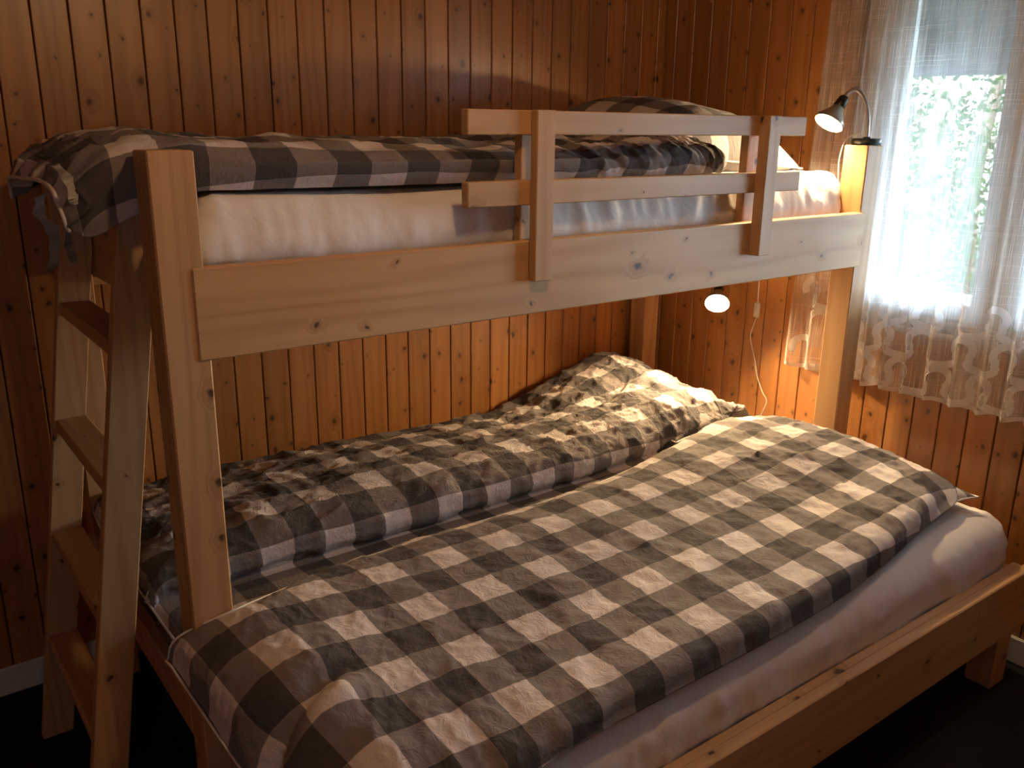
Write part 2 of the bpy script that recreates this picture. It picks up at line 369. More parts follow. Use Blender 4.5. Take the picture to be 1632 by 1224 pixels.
tree((7.0, 2.4, -3.0), 5.2, 1.6, 6000, 'bright green leafy tree outside, nearest one in the middle of the window', 1)
tree((12.4, 4.6, -3.0), 5.6, 1.9, 6000, 'taller pale green tree outside, behind the nearest one', 2)
tree((6.4, -1.2, -3.0), 3.3, 1.2, 1600, 'low bushy tree outside beyond the railing at the right of the window', 3, .08)
tree((13.6, -1.5, -3.0), 6.0, 2.2, 2600, 'distant tree outside, beyond the low bushy one at the right', 4, .12)

tree((10.4, 1.4, -3.0), 3.3, 1.3, 5000, 'rounded dark green bush outside, low behind the railing', 5)
tree((8.6, 4.9, -3.0), 3.5, 1.25, 5000, 'low green bush outside, furthest to the left below the tall tree', 6)
tree((14.5, 8.2, -3.0), 4.4, 2.2, 6000, 'broad pale bush outside, far away low in the window', 7, .13)

# ------------------------------------------------------------ bunk bed
XA, XB, XC, XD = -.056, .023, 2.037, 2.116       # left posts, right posts
ZP, PD, YR = 1.51, .082, .893
bed = tag(empty('bunk_bed', (1.03, .1, 0)), 'light pine bunk bed with narrow top bunk over a wide double bed', 'bunk bed')
for (a, b) in ((XA, XB), (XC, XD)):
    box('post', a, b, 0, PD, 0, ZP, bed_z, bed, .003)
    box('post', a, b, YR, YR+.079, 0, ZP, bed_z, bed, .003)
ZT, ZB = 1.311, 1.1435
box('side_rail', 0, 2.062, -.004, .024, ZB, ZT, bed_x, bed, .003)
box('side_rail', XB, XC, YR+.03, YR+.058, ZB, ZT, bed_x, bed, .003)
box('end_board', XB-.023, XB, PD, YR, 1.19, 1.36, bed_y, bed, .003)
box('end_board', XC, XC+.023, PD, YR, 1.15, 1.36, bed_y, bed, .003)
for k in range(13):
    xx = .10+k*.152
    box('slat', xx, xx+.09, .03, YR+.03, 1.168, 1.184, bed_y, bed, .002)
box('slat_support', XB, XC, .024, .044, 1.1455, 1.168, bed_x, bed, .002)
box('slat_support', XB, XC, YR+.01, YR+.03, 1.1455, 1.168, bed_x, bed, .002)
# guard rail
GH = (.578, 1.712)
box('guard_rail', GH[0], GH[1], -.006, .019, 1.537, 1.588, bed_x, bed, .002)
box('guard_rail', GH[0], GH[1]-.006, -.006, .019, 1.389, 1.442, bed_x, bed, .002)
for (a, b, y0) in ((.741, .791, -.030), (1.507, 1.556, -.040)):
    box('guard_upright', a, b, y0, -.006, 1.222, 1.589, bed_z, bed, .002)
    box('guard_upright', a, b, .026, .052, 1.26, 1.586, bed_z, bed, .002)
# lower double bed
YL = -.662
box('side_rail', XB-.02, 2.062, YL, YL+.028, .205, .388, bed_x, bed, .003)
box('side_rail', XB, XC, YR+.03, YR+.058, .205, .388, bed_x, bed, .003)
box('mattress_ledge', XB, XC, YL+.030, YL+.055, .33, .383, bed_x, bed, .002)
box('leg', XA, XB, YL, YL+.079, 0, .40, bed_z, bed, .003)
box('leg', 1.978, 2.06, YL+.030, YL+.106, 0, .36, bed_z, bed, .003)
box('end_board', .002, .028, YL+.08, -.002, .20, .39, bed_y, bed, .003)
box('end_board', XA, XA+.028, PD+.002, YR-.002, .325, .412, bed_y, bed, .003)
box('end_board', XC+.03, XC+.058, YL+.108, -.002, .20, .40, bed_y, bed, .003)
box('end_board', XC+.03, XC+.058, PD+.002, YR-.002, .20, .40, bed_y, bed, .003)
for k in range(13):
    xx = .10+k*.152
    box('slat', xx, xx+.08, YL+.058, YR+.02, .285, .303, bed_y, bed, .002)
# ladder
lad = tag(empty('ladder', (-.2, .49, 0)), 'light pine ladder with four rungs leaning on the left end of the bunk', 'ladder')
def lx(z): return -.266+.150*z
def stile(y0, y1):
    prism('stile', [(lx(0), 0), (lx(0)+.073, 0), (-.003, (-.003+.193)/.150), (-.003, 1.40), (lx(1.40), 1.40)], y0, y1, bed_z, lad)
stile(.220, .250); stile(.728, .758)
for z in (1.140, .857, .570, .290):
    box('rung', lx(z)+.004, lx(z)+.074, .2505, .7275, z-.032, z, bed_y, lad, .003)

# ------------------------------------------------------------ soft things
def cr(p0, p1, p2, p3, t):
    return .5*((2*p1)+(-p0+p2)*t+(2*p0-5*p1+4*p2-p3)*t*t+(-p0+3*p1-3*p2+p3)*t**3)
def patch(ctrl, nu, nv):
    """ctrl[i][j] 3-D points; i along X, j across. Catmull-Rom in both directions."""
    def row(L, n):
        out = []
        m = len(L)-1
        for k in range(n+1):
            s = min(k/n*m, m-1e-6); i = int(s); t = s-i
            p0 = L[i-1] if i > 0 else L[0]*2-L[1]; p3 = L[i+2] if i+2 <= m else L[m]*2-L[m-1]
            out.append(cr(p0, L[i], L[i+1], p3, t))
        return out
    A = [row([Vector(p) for p in r], nv) for r in ctrl]
    cols = [row([A[i][j] for i in range(len(A))], nu) for j in range(nv+1)]
    return [[cols[j][i] for j in range(nv+1)] for i in range(nu+1)]
def soft(name, ctrl, nu, nv, mat, wr_fn, zsup, parent=None, vzero=None, thick=.045):
    G = patch(ctrl, nu, nv)
    # uv by arc length (metres) from the smooth surface: u along X at mean row, v across
    ju = nv//2
    U = [0.]
    for i in range(nu):
        U.append(U[-1]+sum((G[i+1][j]-G[i][j]).length for j in range(0, nv+1, 8))/len(range(0, nv+1, 8)))
    V = [[0.] for _ in range(nu+1)]
    for i in range(nu+1):
        for j in range(nv): V[i].append(V[i][-1]+(G[i][j+1]-G[i][j]).length)
    N = [[None]*(nv+1) for _ in range(nu+1)]
    for i in range(nu+1):
        for j in range(nv+1):
            a = G[min(i+1, nu)][j]-G[max(i-1, 0)][j]; b = G[i][min(j+1, nv)]-G[i][max(j-1, 0)]
            n = a.cross(b)
            N[i][j] = n.normalized() if n.length > 1e-12 else Vector((0, 0, 1))
    mid = nv//2
    iz = min(range(nu+1), key=lambda i: abs(G[i][mid].x)); uz = U[iz]
    U = [a-uz for a in U]
    if vzero:
        for i in range(nu+1):
            fv = [vzero(p) for p in G[i]]; vz = 0.
            for j in range(nv):
                if fv[j] <= 0 < fv[j+1]:
                    vz = V[i][j]+(V[i][j+1]-V[i][j])*(-fv[j]/(fv[j+1]-fv[j])); break
            V[i] = [a-vz for a in V[i]]
    flip = -1 if N[nu//2][nv//2].z < 0 else 1
    vs = []; uvs = []
    for i in range(nu+1):
        for j in range(nv+1):
            e = min(i, nu-i, j, nv-j)
            fade = min(1., .25+e/8)
            p = G[i][j]; d = wr_fn(p, U[i], V[i][j])*fade
            q_ = p+N[i][j]*(flip*d)
            s = zsup(q_)
            if s is not None and q_.z < s+.004: q_.z = s+.004
            vs.append(q_); uvs.append((U[i], V[i][j]))
    nt_ = len(vs); idx = lambda i, j: i*(nv+1)+j
    bot = {}
    for i in range(nu+1):
        for j in range(nv+1):
            if i in (0, nu) or j in (0, nv): bot[(i, j)] = idx(i, j); continue
            if i % 4 and j % 4: pass
            p = vs[idx(i, j)]; s = zsup(p); e = min(i, nu-i, j, nv-j)
            b_ = p-N[i][j]*(flip*min(.028, .003*e))
            if s is not None: b_.z = max(b_.z, s+.002)
            bot[(i, j)] = len(vs); vs.append(b_); uvs.append(uvs[idx(i, j)])
    fs = []
    for i in range(nu):
        for j in range(nv):
            a, b, c, d = (i, j), (i+1, j), (i+1, j+1), (i, j+1)
            fs.append((idx(*a), idx(*b), idx(*c), idx(*d)) if flip > 0 else (idx(*d), idx(*c), idx(*b), idx(*a)))
            q4 = [bot[a], bot[b], bot[c], bot[d]]
            fs.append(tuple(reversed(q4)) if flip > 0 else tuple(q4))
    m = bpy.data.meshes.new(name); m.from_pydata([tuple(v) for v in vs], [], fs)
    ul = m.uv_layers.new(name='UVMap')
    for lp in m.loops: ul.data[lp.index].uv = uvs[lp.vertex_index]
    for p in m.polygons: p.use_smooth = True
    o = mesh_obj(name, m, mat, parent)
    edge = [G[i][0] for i in range(nu+1)], [G[i][nv] for i in range(nu+1)], G[0], G[nu]
    return o, edge, vs
def ridged(p, s, seed=0., oct_=3):
    v = 0; a = 1.; q_ = Vector(p)*s+Vector((seed, seed*1.7, seed*.3)); tot = 0
    for k in range(oct_):
        v += a*(1-abs(noise.noise(q_))*2.2); tot += a; a *= .55; q_ = q_*2.03+Vector((3.1, 1.7, 9.2))
    return v/tot-.55
def crease(p, s, seed=0.):
    q_ = Vector(p)*s+Vector((seed, seed*1.1, seed*.6)); q_ += Vector((noise.noise(q_*.7), noise.noise(q_*.7+Vector((5, 5, 5))), 0))*.8
    return max(0., 1-abs(noise.noise(q_))*3.2)**3
def fbm(p, s, seed=0.):
    q_ = Vector(p)*s+Vector((seed, seed*1.3, seed*.7)); return noise.noise(q_)+.5*noise.noise(q_*2.1)

# mattresses -----------------------------------------------------------------
def mattress(name, x0, x1, y0, y1, z0, z1, r, label, seed, zbulge=.006, hem_wr=.006, roll=.0):
    nx, ny, nz = 230, 90, 22
    bm = bmesh.new(); grid = {}
    hx, hy, hz = (x1-x0)/2, (y1-y0)/2, (z1-z0)/2; c = Vector(((x0+x1)/2, (y0+y1)/2, (z0+z1)/2))
    def pt(x, y, z):
        # rounded box: clamp to inner box then push out by r
        q_ = Vector((max(-hx+r, min(hx-r, x)), max(-hy+r, min(hy-r, y)), max(-hz+r, min(hz-r, z))))
        d = Vector((x, y, z))-q_
        p = q_+d.normalized()*r if d.length > 1e-9 else Vector((x, y, z))
        nrm = d.normalized() if d.length > 1e-9 else Vector((0, 0, 1))
        w_ = c+p
        vert = max(0, 1-abs(z)/hz)
        sd = 1-.8*min(1, abs(nrm.z)); a = ridged((w_.x*1.0, w_.y*1.0, w_.z*.6+w_.x*.35), 6., seed)*hem_wr*sd+ridged((w_.x, w_.y, w_.z*.35+w_.x*.2), 17., seed+2)*hem_wr*.45*sd + fbm(w_, 3., seed)*zbulge
        a += roll*sd*math.exp(-((z/hz-.22)/.42)**2)
        endf = max(0., (abs(x)-(hx-.12))/.12) if abs(y) > hy-.25 else 0
        a += endf*ridged((w_.x*.9, w_.y, w_.z*2.0), 10., seed+4)*.016
        return p+nrm*a
    def key(i, j, k): return (i, j, k)
    def lerp(n, i, h): return -h+2*h*i/n
    def V(i, j, k):
        kk = (i, j, k)
        if kk not in grid: grid[kk] = bm.verts.new(pt(lerp(nx, i, hx), lerp(ny, j, hy), lerp(nz, k, hz)))
        return grid[kk]
    for k in (0, nz):
        for i in range(nx):
            for j in range(ny): bm.faces.new((V(i, j, k), V(i+1, j, k), V(i+1, j+1, k), V(i, j+1, k)))
    for j in (0, ny):
        for i in range(nx):
            for k in range(nz): bm.faces.new((V(i, j, k), V(i+1, j, k), V(i+1, j, k+1), V(i, j, k+1)))
    for i in (0, nx):
        for j in range(ny):
            for k in range(nz): bm.faces.new((V(i, j, k), V(i, j+1, k), V(i, j+1, k+1), V(i, j, k+1)))
    me_ = bm_mesh(bm, name, True)
    ul = me_.uv_layers.new(name='UVMap')
    for lp in me_.loops:
        co = me_.vertices[lp.vertex_index].co; ul.data[lp.index].uv = (co.x+co.z*.7, co.y+co.z*.7)
    o = mesh_obj(name, me_, sheet_mat, None, c)
    return tag(o, label, 'mattress')
MT, MU = .522, 1.427
mattress('mattress', .03, 2.060, YL+.058, YR-.005, .304, MT, .088, 'wide mattress in a white fitted sheet on the lower bed', 3., hem_wr=.010)
mattress('mattress', .03, 2.030, .074, YR-.01, 1.186, MU, .04, 'narrow mattress in a white fitted sheet on the top bunk', 8., hem_wr=.012, roll=.022)

# near duvet (lower bed, front) ---------------------------------------------
def zs_low(p): return MT if (.03 < p.x < 2.05 and -.60 < p.y < .90) else None
near = [
 # x,  then across from far seam (toward the wall) to front hem
 [(-.100, .040, .545), (-.100, .000, .553), (-.096, -.06, .545), (-.088, -.14, .528), (-.080, -.22, .510), (-.070, -.31, .490), (-.060, -.40, .470), (-.045, -.50, .44), (-.03, -.60, .40)],
 [(-.080, .020, .600), (-.078, -.02, .612), (-.070, -.10, .610), (-.060, -.18, .598), (-.048, -.26, .580), (-.036, -.35, .562), (-.024, -.45, .540), (-.010, -.55, .50), (.01, -.64, .43)],
 [(.030, -.012, .640), (.033, -.06, .650), (.040, -.14, .648), (.048, -.22, .642), (.055, -.31, .635), (.060, -.40, .622), (.070, -.50, .600), (.080, -.60, .550), (.09, -.665, .470)],
 [(.160, .075, .600), (.160, .02, .632), (.165, -.07, .640), (.170, -.16, .636), (.175, -.26, .628), (.180, -.36, .618), (.19, -.48, .604), (.20, -.585, .575), (.21, -.640, .520)],
 [(.340, .135, .580), (.340, .09, .608), (.340, -.01, .622), (.340, -.12, .620), (.340, -.23, .615), (.340, -.35, .606), (.340, -.47, .596), (.340, -.590, .582), (.34, -.612, .536)],
 [(.600, .150, .575), (.600, .10, .602), (.600, .00, .615), (.600, -.11, .615), (.600, -.23, .610), (.600, -.35, .603), (.600, -.46, .593), (.600, -.582, .583), (.60, -.604, .536)],
 [(.900, .150, .575), (.900, .10, .602), (.900, .00, .615), (.900, -.11, .615), (.900, -.23, .610), (.900, -.35, .603), (.900, -.46, .593), (.900, -.578, .584), (.90, -.600, .537)],
 [(1.20, .155, .585), (1.20, .11, .612), (1.20, .01, .622), (1.20, -.10, .618), (1.20, -.22, .612), (1.20, -.33, .606), (1.20, -.44, .597), (1.20, -.566, .586), (1.20, -.588, .540)],
 [(1.46, .185, .605), (1.46, .14, .640), (1.46, .04, .645), (1.46, -.07, .638), (1.46, -.18, .628), (1.46, -.29, .620), (1.46, -.40, .610), (1.46, -.530, .597), (1.46, -.555, .546)],
 [(1.68, .205, .625), (1.68, .17, .660), (1.68, .07, .672), (1.68, -.04, .665), (1.68, -.15, .655), (1.68, -.26, .645), (1.68, -.37, .632), (1.68, -.492, .612), (1.68, -.520, .558)],
 [(1.86, .150, .630), (1.86, .13, .650), (1.87, .05, .662), (1.88, -.05, .658), (1.88, -.16, .650), (1.88, -.27, .640), (1.87, -.37, .628), (1.85, -.455, .608), (1.83, -.510, .570)],
 [(1.915, .105, .598), (1.935, .09, .608), (1.955, .03, .615), (1.965, -.06, .615), (1.970, -.16, .610), (1.965, -.27, .605), (1.955, -.37, .600), (1.935, -.450, .590), (1.90, -.490, .575)],
 [(1.925, .090, .570), (1.945, .07, .572), (1.970, .01, .575), (1.985, -.08, .578), (1.990, -.17, .578), (1.985, -.28, .575), (1.970, -.37, .575), (1.945, -.445, .573), (1.905, -.485, .567)],
]
def wr_near(p, u, v):
    d = .005*ridged((p.x*1.3, p.y*1.3, p.z), 9., 2.)+.006*fbm(p, 4.5, 5.)+.0028*ridged((p.x, p.y*.6, 0), 24., 7.)
    d += .0028*crease((p.x, p.y, 0), 8., 13.)+.002*crease((p.x*1.2, p.y, 0), 17., 18.)
    right = max(0, min(1, (p.x-1.2)/.5)); front = max(0, min(1, (-.38-p.y)/.2))
    d += right*.006*ridged((p.x*1.2, p.y*.8, 0), 13., 11.)
    d += front*.006*ridged((p.x*1.4, p.y*.5+p.z, 0), 8., 3.)
    left = max(0, min(1, (.32-p.x)/.2))*max(0, min(1, (-.28-p.y)/.12))
    win_ = 1/(1+math.exp((p.x-.10)/.018))
    d += win_*(-.034*math.exp(-((p.y+.325-.25*p.x)/.026)**2)+.022*math.exp(-((p.y+.395-.3*p.x)/.035)**2)+.008*math.exp(-((p.y+.26)/.04)**2))
    return d
dn, en, _ = soft('duvet', near, 300, 160, plaid_near, wr_near, zs_low, vzero=lambda p: -.2-p.y)
tag(dn, 'grey checked duvet on the front half of the lower bed, nearest the viewer', 'duvet', 'checked duvets')
def piping(name, pts, parent, r=.0028, off=(0, 0, 0)):
    P = [Vector(p)+Vector(off) for p in pts]
    return tag(mesh_obj(name, tube_mesh(name, P, r, 6, sub=2), piping_mat, parent), 'white edge piping')
def sub(L, n): return [L[int(round(i*(len(L)-1)/n))] for i in range(n+1)]
piping('piping', sub(en[0], 60), dn, off=(0, .002, 0))
piping('piping', sub(en[2], 40), dn, off=(-.003, 0, 0))

# far duvet (lower bed, back) -------------------------------------------------
def far_row(x, zt=.64, zb_=.58, dy=0., hump=0., x2=None, back=.925):
    x2 = x if x2 is None else x2
    return [(x, .115+dy, .540), (x, .20+dy, .542), (x, .283+dy, .538), (x, .268+dy, .572), (x, .285+dy, .618), (x, .36+dy, zt+.002), (x2, .48, zt), (x2, .60, (zt*2+zb_)/3+.01+hump*.4), (x2, .73, (zt+zb_*2)/3+.012+hump*.8), (x2, .83, zb_+.012+hump), (x2, .90, zb_+hump*.9), (x2, back, .548+hump*.7), (x2, back-.01, .53+hump*.4)]
far = [
 [(-.058, .115, .53), (-.060, .18, .532), (-.062, .26, .535), (-.064, .27, .54), (-.066, .30, .545), (-.068, .37, .548), (-.068, .48, .548), (-.066, .60, .548), (-.062, .72, .548), (-.055, .82, .546), (-.05, .86, .542), (-.045, .875, .538), (-.045, .87, .532)],
 [(-.035, .115, .535), (-.036, .19, .54), (-.038, .275, .545), (-.042, .27, .58), (-.045, .29, .60), (-.045, .37, .608), (-.045, .48, .606), (-.040, .60, .600), (-.035, .72, .592), (-.03, .82, .582), (-.02, .87, .565), (-.015, .885, .548), (-.015, .88, .534)],
 far_row(.05, .625, .570, back=.905), far_row(.22, .640, .575), far_row(.50, .642, .580), far_row(.80, .640, .572), far_row(1.08, .638, .560), far_row(1.30, .640, .572, .01), far_row(1.48, .650, .605, .02, .01),
 far_row(1.64, .665, .640, .035, .025), far_row(1.78, .672, .655, .045, .045), far_row(1.88, .655, .640, .04, .035), far_row(1.955, .60, .60, .03, .02),
 [(1.985, .14, .54), (1.99, .22, .545), (1.995, .31, .55), (2.0, .30, .56), (2.0, .32, .575), (2.0, .39, .58), (2.0, .48, .58), (2.0, .60, .58), (1.995, .72, .58), (1.985, .82, .58), (1.975, .87, .575), (1.97, .885, .56), (1.97, .88, .545)],
]
def wr_far(p, u, v):
    crump = max(.35, min(1, (p.x-.9)/.6+.5))
    if p.z < .548 and p.y < .3: return .002*fbm(p, 9., 1.)
    d = .011*crump*ridged((p.x, p.y*1.4, p.z), 8., 12.)+.009*fbm(p, 5., 4.)+.006*ridged((p.x*.8, p.y*1.5, p.z), 19., 6.)
    d += .007*crease((p.x, p.y*1.3, 0), 7., 3.)+.005*crease((p.x*1.2, p.y, 0), 15., 8.)
    b = max(0, 1-abs(p.y-.72)/.22)
    d += crump*b*.012*ridged((p.x*.5, p.y*2.2, 0), 7., 21.)
    s = math.exp(-((p.x-1.35)/.22)**2-((p.y-.68)/.07)**2); d -= .022*s
    s = math.exp(-((p.x-1.62)/.18)**2-((p.y-.62-.3*(p.x-1.62))/.05)**2); d -= .025*s
    return d
df_, ef, _ = soft('duvet', far, 320, 190, plaid_far, wr_far, zs_low, vzero=lambda p: p.y-.36)
tag(df_, 'crumpled grey checked duvet on the lower bed against the back wall', 'duvet', 'checked duvets')
piping('piping', sub(ef[2], 40), df_, off=(-.003, 0, 0))

# upper duvet -----------------------------------------------------------------
def zs_up(p): return MU if (.03 < p.x < 2.03 and .075 < p.y < .87) else None
def up_row(x, zt=1.515, ext=0., x2=None, fl=1.447, yf=.040):
    x2 = x if x2 is None else x2
    return [(x, yf+.02, fl-.012), (x, yf+.002, fl+.012), (x, yf-.004, fl+.035), (x, yf+.008, zt-.012), (x, yf+.045, zt+.004), (x2, .18, zt+.012), (x2, .32, zt+.014+ext), (x2, .46, zt+.010), (x2, .60, zt+.014+ext), (x2, .74, zt+.006), (x2, .83, zt-.03), (x2, .865, 1.435)]
upper = [
 [(-.165, .10, 1.375), (-.170, .10, 1.385), (-.172, .10, 1.40), (-.175, .12, 1.42), (-.175, .15, 1.44), (-.175, .22, 1.45), (-.175, .34, 1.45), (-.172, .46, 1.445), (-.168, .60, 1.44), (-.160, .72, 1.43), (-.15, .79, 1.41), (-.145, .82, 1.38)],
 [(-.130, .09, 1.365), (-.132, .088, 1.39), (-.134, .09, 1.42), (-.134, .10, 1.46), (-.132, .13, 1.485), (-.132, .21, 1.495), (-.130, .33, 1.50), (-.128, .46, 1.495), (-.12, .60, 1.49), (-.115, .73, 1.48), (-.105, .81, 1.45), (-.10, .835, 1.40)],
 [(-.062, .096, 1.395), (-.064, .092, 1.42), (-.064, .090, 1.45), (-.062, .095, 1.49), (-.060, .13, 1.515), (-.055, .21, 1.528), (-.05, .33, 1.53), (-.045, .46, 1.53), (-.04, .60, 1.528), (-.035, .74, 1.515), (-.03, .82, 1.48), (-.03, .85, 1.42)],
 [(.035, .100, 1.432), (.035, .094, 1.445), (.035, .088, 1.47), (.036, .090, 1.50), (.038, .12, 1.522), (.04, .20, 1.535), (.04, .33, 1.535), (.04, .46, 1.535), (.04, .60, 1.535), (.04, .74, 1.52), (.04, .83, 1.48), (.04, .862, 1.435)],
 up_row(.16, 1.508, .006, yf=.068), up_row(.34, 1.503, .004, yf=.056), up_row(.55, 1.500, .008, yf=.054), up_row(.78, 1.498, .004, yf=.062), up_row(.98, 1.500, .008, yf=.06), up_row(1.16, 1.508, .006, yf=.065),
 up_row(1.30, 1.520, .0, yf=.07), up_row(1.42, 1.525, 0., yf=.08), up_row(1.50, 1.505, -.005, yf=.10),
 [(1.545, .15, 1.43), (1.55, .14, 1.437), (1.555, .14, 1.443), (1.56, .15, 1.452), (1.562, .18, 1.458), (1.565, .25, 1.462), (1.565, .36, 1.465), (1.562, .48, 1.465), (1.555, .60, 1.465), (1.545, .72, 1.46), (1.535, .80, 1.45), (1.53, .83, 1.432)],
]
def wr_up(p, u, v):
    top = max(0, min(1, (p.z-1.495)/.02)); left = max(0, min(1, (.0-p.x)/.08))
    d = .0025*fbm(p, 6., 3.)+.0018*ridged(p, 22., 9.)
    d += top*(.014*fbm((p.x, p.y*1.6, 0), 6.5, 8.)+.008*ridged((p.x*.7, p.y*1.6, 0), 8., 2.))
    right = max(0, min(1, (p.x-.82)/.25))
    d += right*(.012*ridged((p.x*1.5+p.z*1.2, p.y*.6, p.z*.5), 10., 15.)+.006*ridged((p.x*1.8+p.z*1.5, p.y, 0), 22., 5.))
    d += left*(.016*ridged((p.x, p.y*1.2, p.z*1.2), 7., 31., 2)+.010*crease((p.x, p.y+p.z, p.z), 9., 13.))
    return d
du, eu, _ = soft('duvet', upper, 320, 160, plaid_up, wr_up, zs_up, vzero=lambda p: p.y-.13)
tag(du, 'grey checked duvet on the top bunk, its open end bunched over the left edge', 'duvet', 'checked duvets')
piping('piping', sub(eu[2], 40), du, r=.004)
def ribbon(name, pts, wdt, parent, mat):
    pts = [Vector(p) for p in pts]; bm = bmesh.new(); prev = None; n = 14; P = []
    for i in range(len(pts)-1):
        p0 = pts[max(i-1, 0)]; p3 = pts[min(i+2, len(pts)-1)]
        for k in range(n): P.append(cr(p0, pts[i], pts[i+1], p3, k/n))
    P.append(pts[-1])
    for i, p in enumerate(P):
        w_ = Vector((.35, -.2+.5*math.sin(i*.25), .15)).normalized()*wdt
        pr_ = (bm.verts.new(p-w_), bm.verts.new(p+w_))
        if prev: bm.faces.new((prev[0], prev[1], pr_[1], pr_[0]))
        prev = pr_
    bmesh.ops.solidify(bm, geom=list(bm.faces), thickness=.0015)
    return mesh_obj(name, bm_mesh(bm, name, True), mat, parent)
ribbon('tie', [(-.165, .13, 1.47), (-.175, .10, 1.485), (-.160, .085, 1.46), (-.155, .09, 1.42)], .009, du, piping_mat)
ribbon('tie', [(-.185, .20, 1.43), (-.195, .18, 1.40), (-.18, .16, 1.37), (-.185, .15, 1.335), (-.19, .16, 1.305)], .012, du, piping_mat)
ribbon('tie', [(-.150, .11, 1.41), (-.165, .10, 1.38), (-.168, .11, 1.35), (-.160, .12, 1.32)], .008, du, plaid_up)

# pillows ----------------------------------------------------------------------
def pillow(loc, sx, sy, th, rot, label, mat, seed, bot=.3):
    nu, nv = 70, 70
    vs, fs, uvs = [], [], []
    def hgt(a, b): return (max(0, 1-abs(a)**2.6)*max(0, 1-abs(b)**2.6))**.5
    R = Matrix.Rotation(rot[2], 4, 'Z') @ Matrix.Rotation(rot[1], 4, 'Y') @ Matrix.Rotation(rot[0], 4, 'X')
    for s in (1, -1):
        for i in range(nu+1):
            for j in range(nv+1):
                a = -1+2*i/nu; b = -1+2*j/nv
                pin = 1-.07*(1-abs(a)**4)*(abs(b)**3)-.0; pin2 = 1-.07*(1-abs(b)**4)*(abs(a)**3)
                h = hgt(a, b)
                x_, y_ = a*sx/2*pin2, b*sy/2*pin
                z_ = s*h*th*((1-bot) if s > 0 else bot)
                p = Vector((x_, y_, z_))
                p.z += h*s*(.006*fbm((x_, y_, s), 8., seed)+.005*ridged((x_*1.3, y_, s), 11., seed))
                vs.append(p); uvs.append((x_+loc[0], y_+loc[1]))
    n1 = (nu+1)*(nv+1)
    for s in range(2):
        for i in range(nu):
            for j in range(nv):
                k = s*n1+i*(nv+1)+j; f = (k, k+nv+1, k+nv+2, k+1); fs.append(f if s == 0 else tuple(reversed(f)))
    m = bpy.data.meshes.new('pillow'); m.from_pydata([tuple(v) for v in vs], [], fs)
    ul = m.uv_layers.new(name='UVMap')
    for lp in m.loops: ul.data[lp.index].uv = uvs[lp.vertex_index]
    bm = bmesh.new(); bm.from_mesh(m); bmesh.ops.remove_doubles(bm, verts=bm.verts, dist=.0004); bm.to_mesh(m); bm.free()
    for p in m.polygons: p.use_smooth = True
    m.transform(R)
    o = mesh_obj('pillow', m, mat, None, loc)
    rim = []
    for t in range(81):
        k = t/80*4; side = int(k) % 4; f = k-int(k); a, b = [(-1+2*f, -1), (1, -1+2*f), (1-2*f, 1), (-1, 1-2*f)][side]
        if t == 80: a, b = -1, -1
        pin = 1-.07*(1-abs(a)**4)*(abs(b)**3); pin2 = 1-.07*(1-abs(b)**4)*(abs(a)**3)
        rim.append((R @ Vector((a*(sx/2+.002)*pin2, b*(sy/2+.002)*pin, 0))))
    pp = tube_mesh('piping', rim, .003, 6, sub=2); po = mesh_obj('piping', pp, piping_mat); po.parent = o; po['label'] = 'white edge piping'
    return tag(o, label, 'pillow')
plaid_pil = plaid('grey_check_pillowcase', bump=.8, pu=.3, pv=.1)
pillow((1.685, .50, 1.488), .62, .62, .215, (math.radians(6), math.radians(4), math.radians(3)), 'plump grey checked pillow at the window end of the top bunk', plaid_pil, 3.)
pillow((1.80, .56, .570), .42, .56, .10, (0, 0, 0), 'grey checked pillow whose corner peeks out under the back duvet', plaid_pil, 5.)
pillow((1.765, -.20, .565), .44, .60, .085, (0, 0, math.radians(-3)), 'grey checked pillow whose corner peeks out under the front duvet', plaid_pil, 9.)

# ------------------------------------------------------------ lamps
def emit(name, col, e):
    q_ = NT(name); em = q_.n('ShaderNodeEmission'); em.inputs[0].default_value = (*col, 1); em.inputs[1].default_value = e; return q_.done(em.outputs[0])
bulb1 = emit('warm_bulb_upper', (1, .70, .36), LAMP_E*3); bulb2 = emit('warm_bulb_lower', (1, .70, .36), LAMP2_E*3)
shade_mat = plain('satin_nickel_shade', (.38, .35, .28), .35, .6)
shade_in = plain('white_enamel_inside', (.85, .83, .78), .5)
def reading_lamp(name, label, base_fn, neck, tip, axis, bulbm, r=.043, spot=0):
    t = tag(empty(name, neck[0]), label, 'lamp')
    axis = Vector(axis).normalized(); tip = Vector(tip)
    base_fn(t)
    mesh_obj('gooseneck', tube_mesh('gooseneck', neck, .0062, 12), steel, t)
    mesh_obj('socket', lathe_mesh('socket', [(-.004, .004), (-.003, .011), (.004, .016), (.010, .016), (.014, .0175), (.040, .0185), (.042, .015)], tip, axis, cap=True), dark_metal, t)
    s = mesh_obj('shade', lathe_mesh('shade', [(.036, .018), (.046, .022), (.062, .031), (.080, r-.002), (.092, r), (.094, r-.001), (.092, r-.002), (.080, r-.004), (.062, .029), (.046, .020), (.040, .016)], tip, axis, 36), shade_mat, t)
    mesh_obj('reflector', lathe_mesh('reflector', [(.044, .0185), (.061, .0275), (.080, r-.0055), (.089, r-.0045)], tip, axis, 36), shade_in, s)
    mesh_obj('bulb', lathe_mesh('bulb', [(.042, .010), (.050, .014), (.060, .021), (.072, .0275), (.082, .028), (.090, .020), (.094, .002)], tip, axis, 28, cap=True), bulbm, s)
    return t
def base1(t):
    b = lathe_mesh('base', [(0, .040), (.001, .043), (.016, .043), (.019, .040), (.0195, .012), (.024, .009)], (2.088, .041, 1.5105), (0, 0, 1), 36, cap=True)
    mesh_obj('base', b, black_plastic, t)
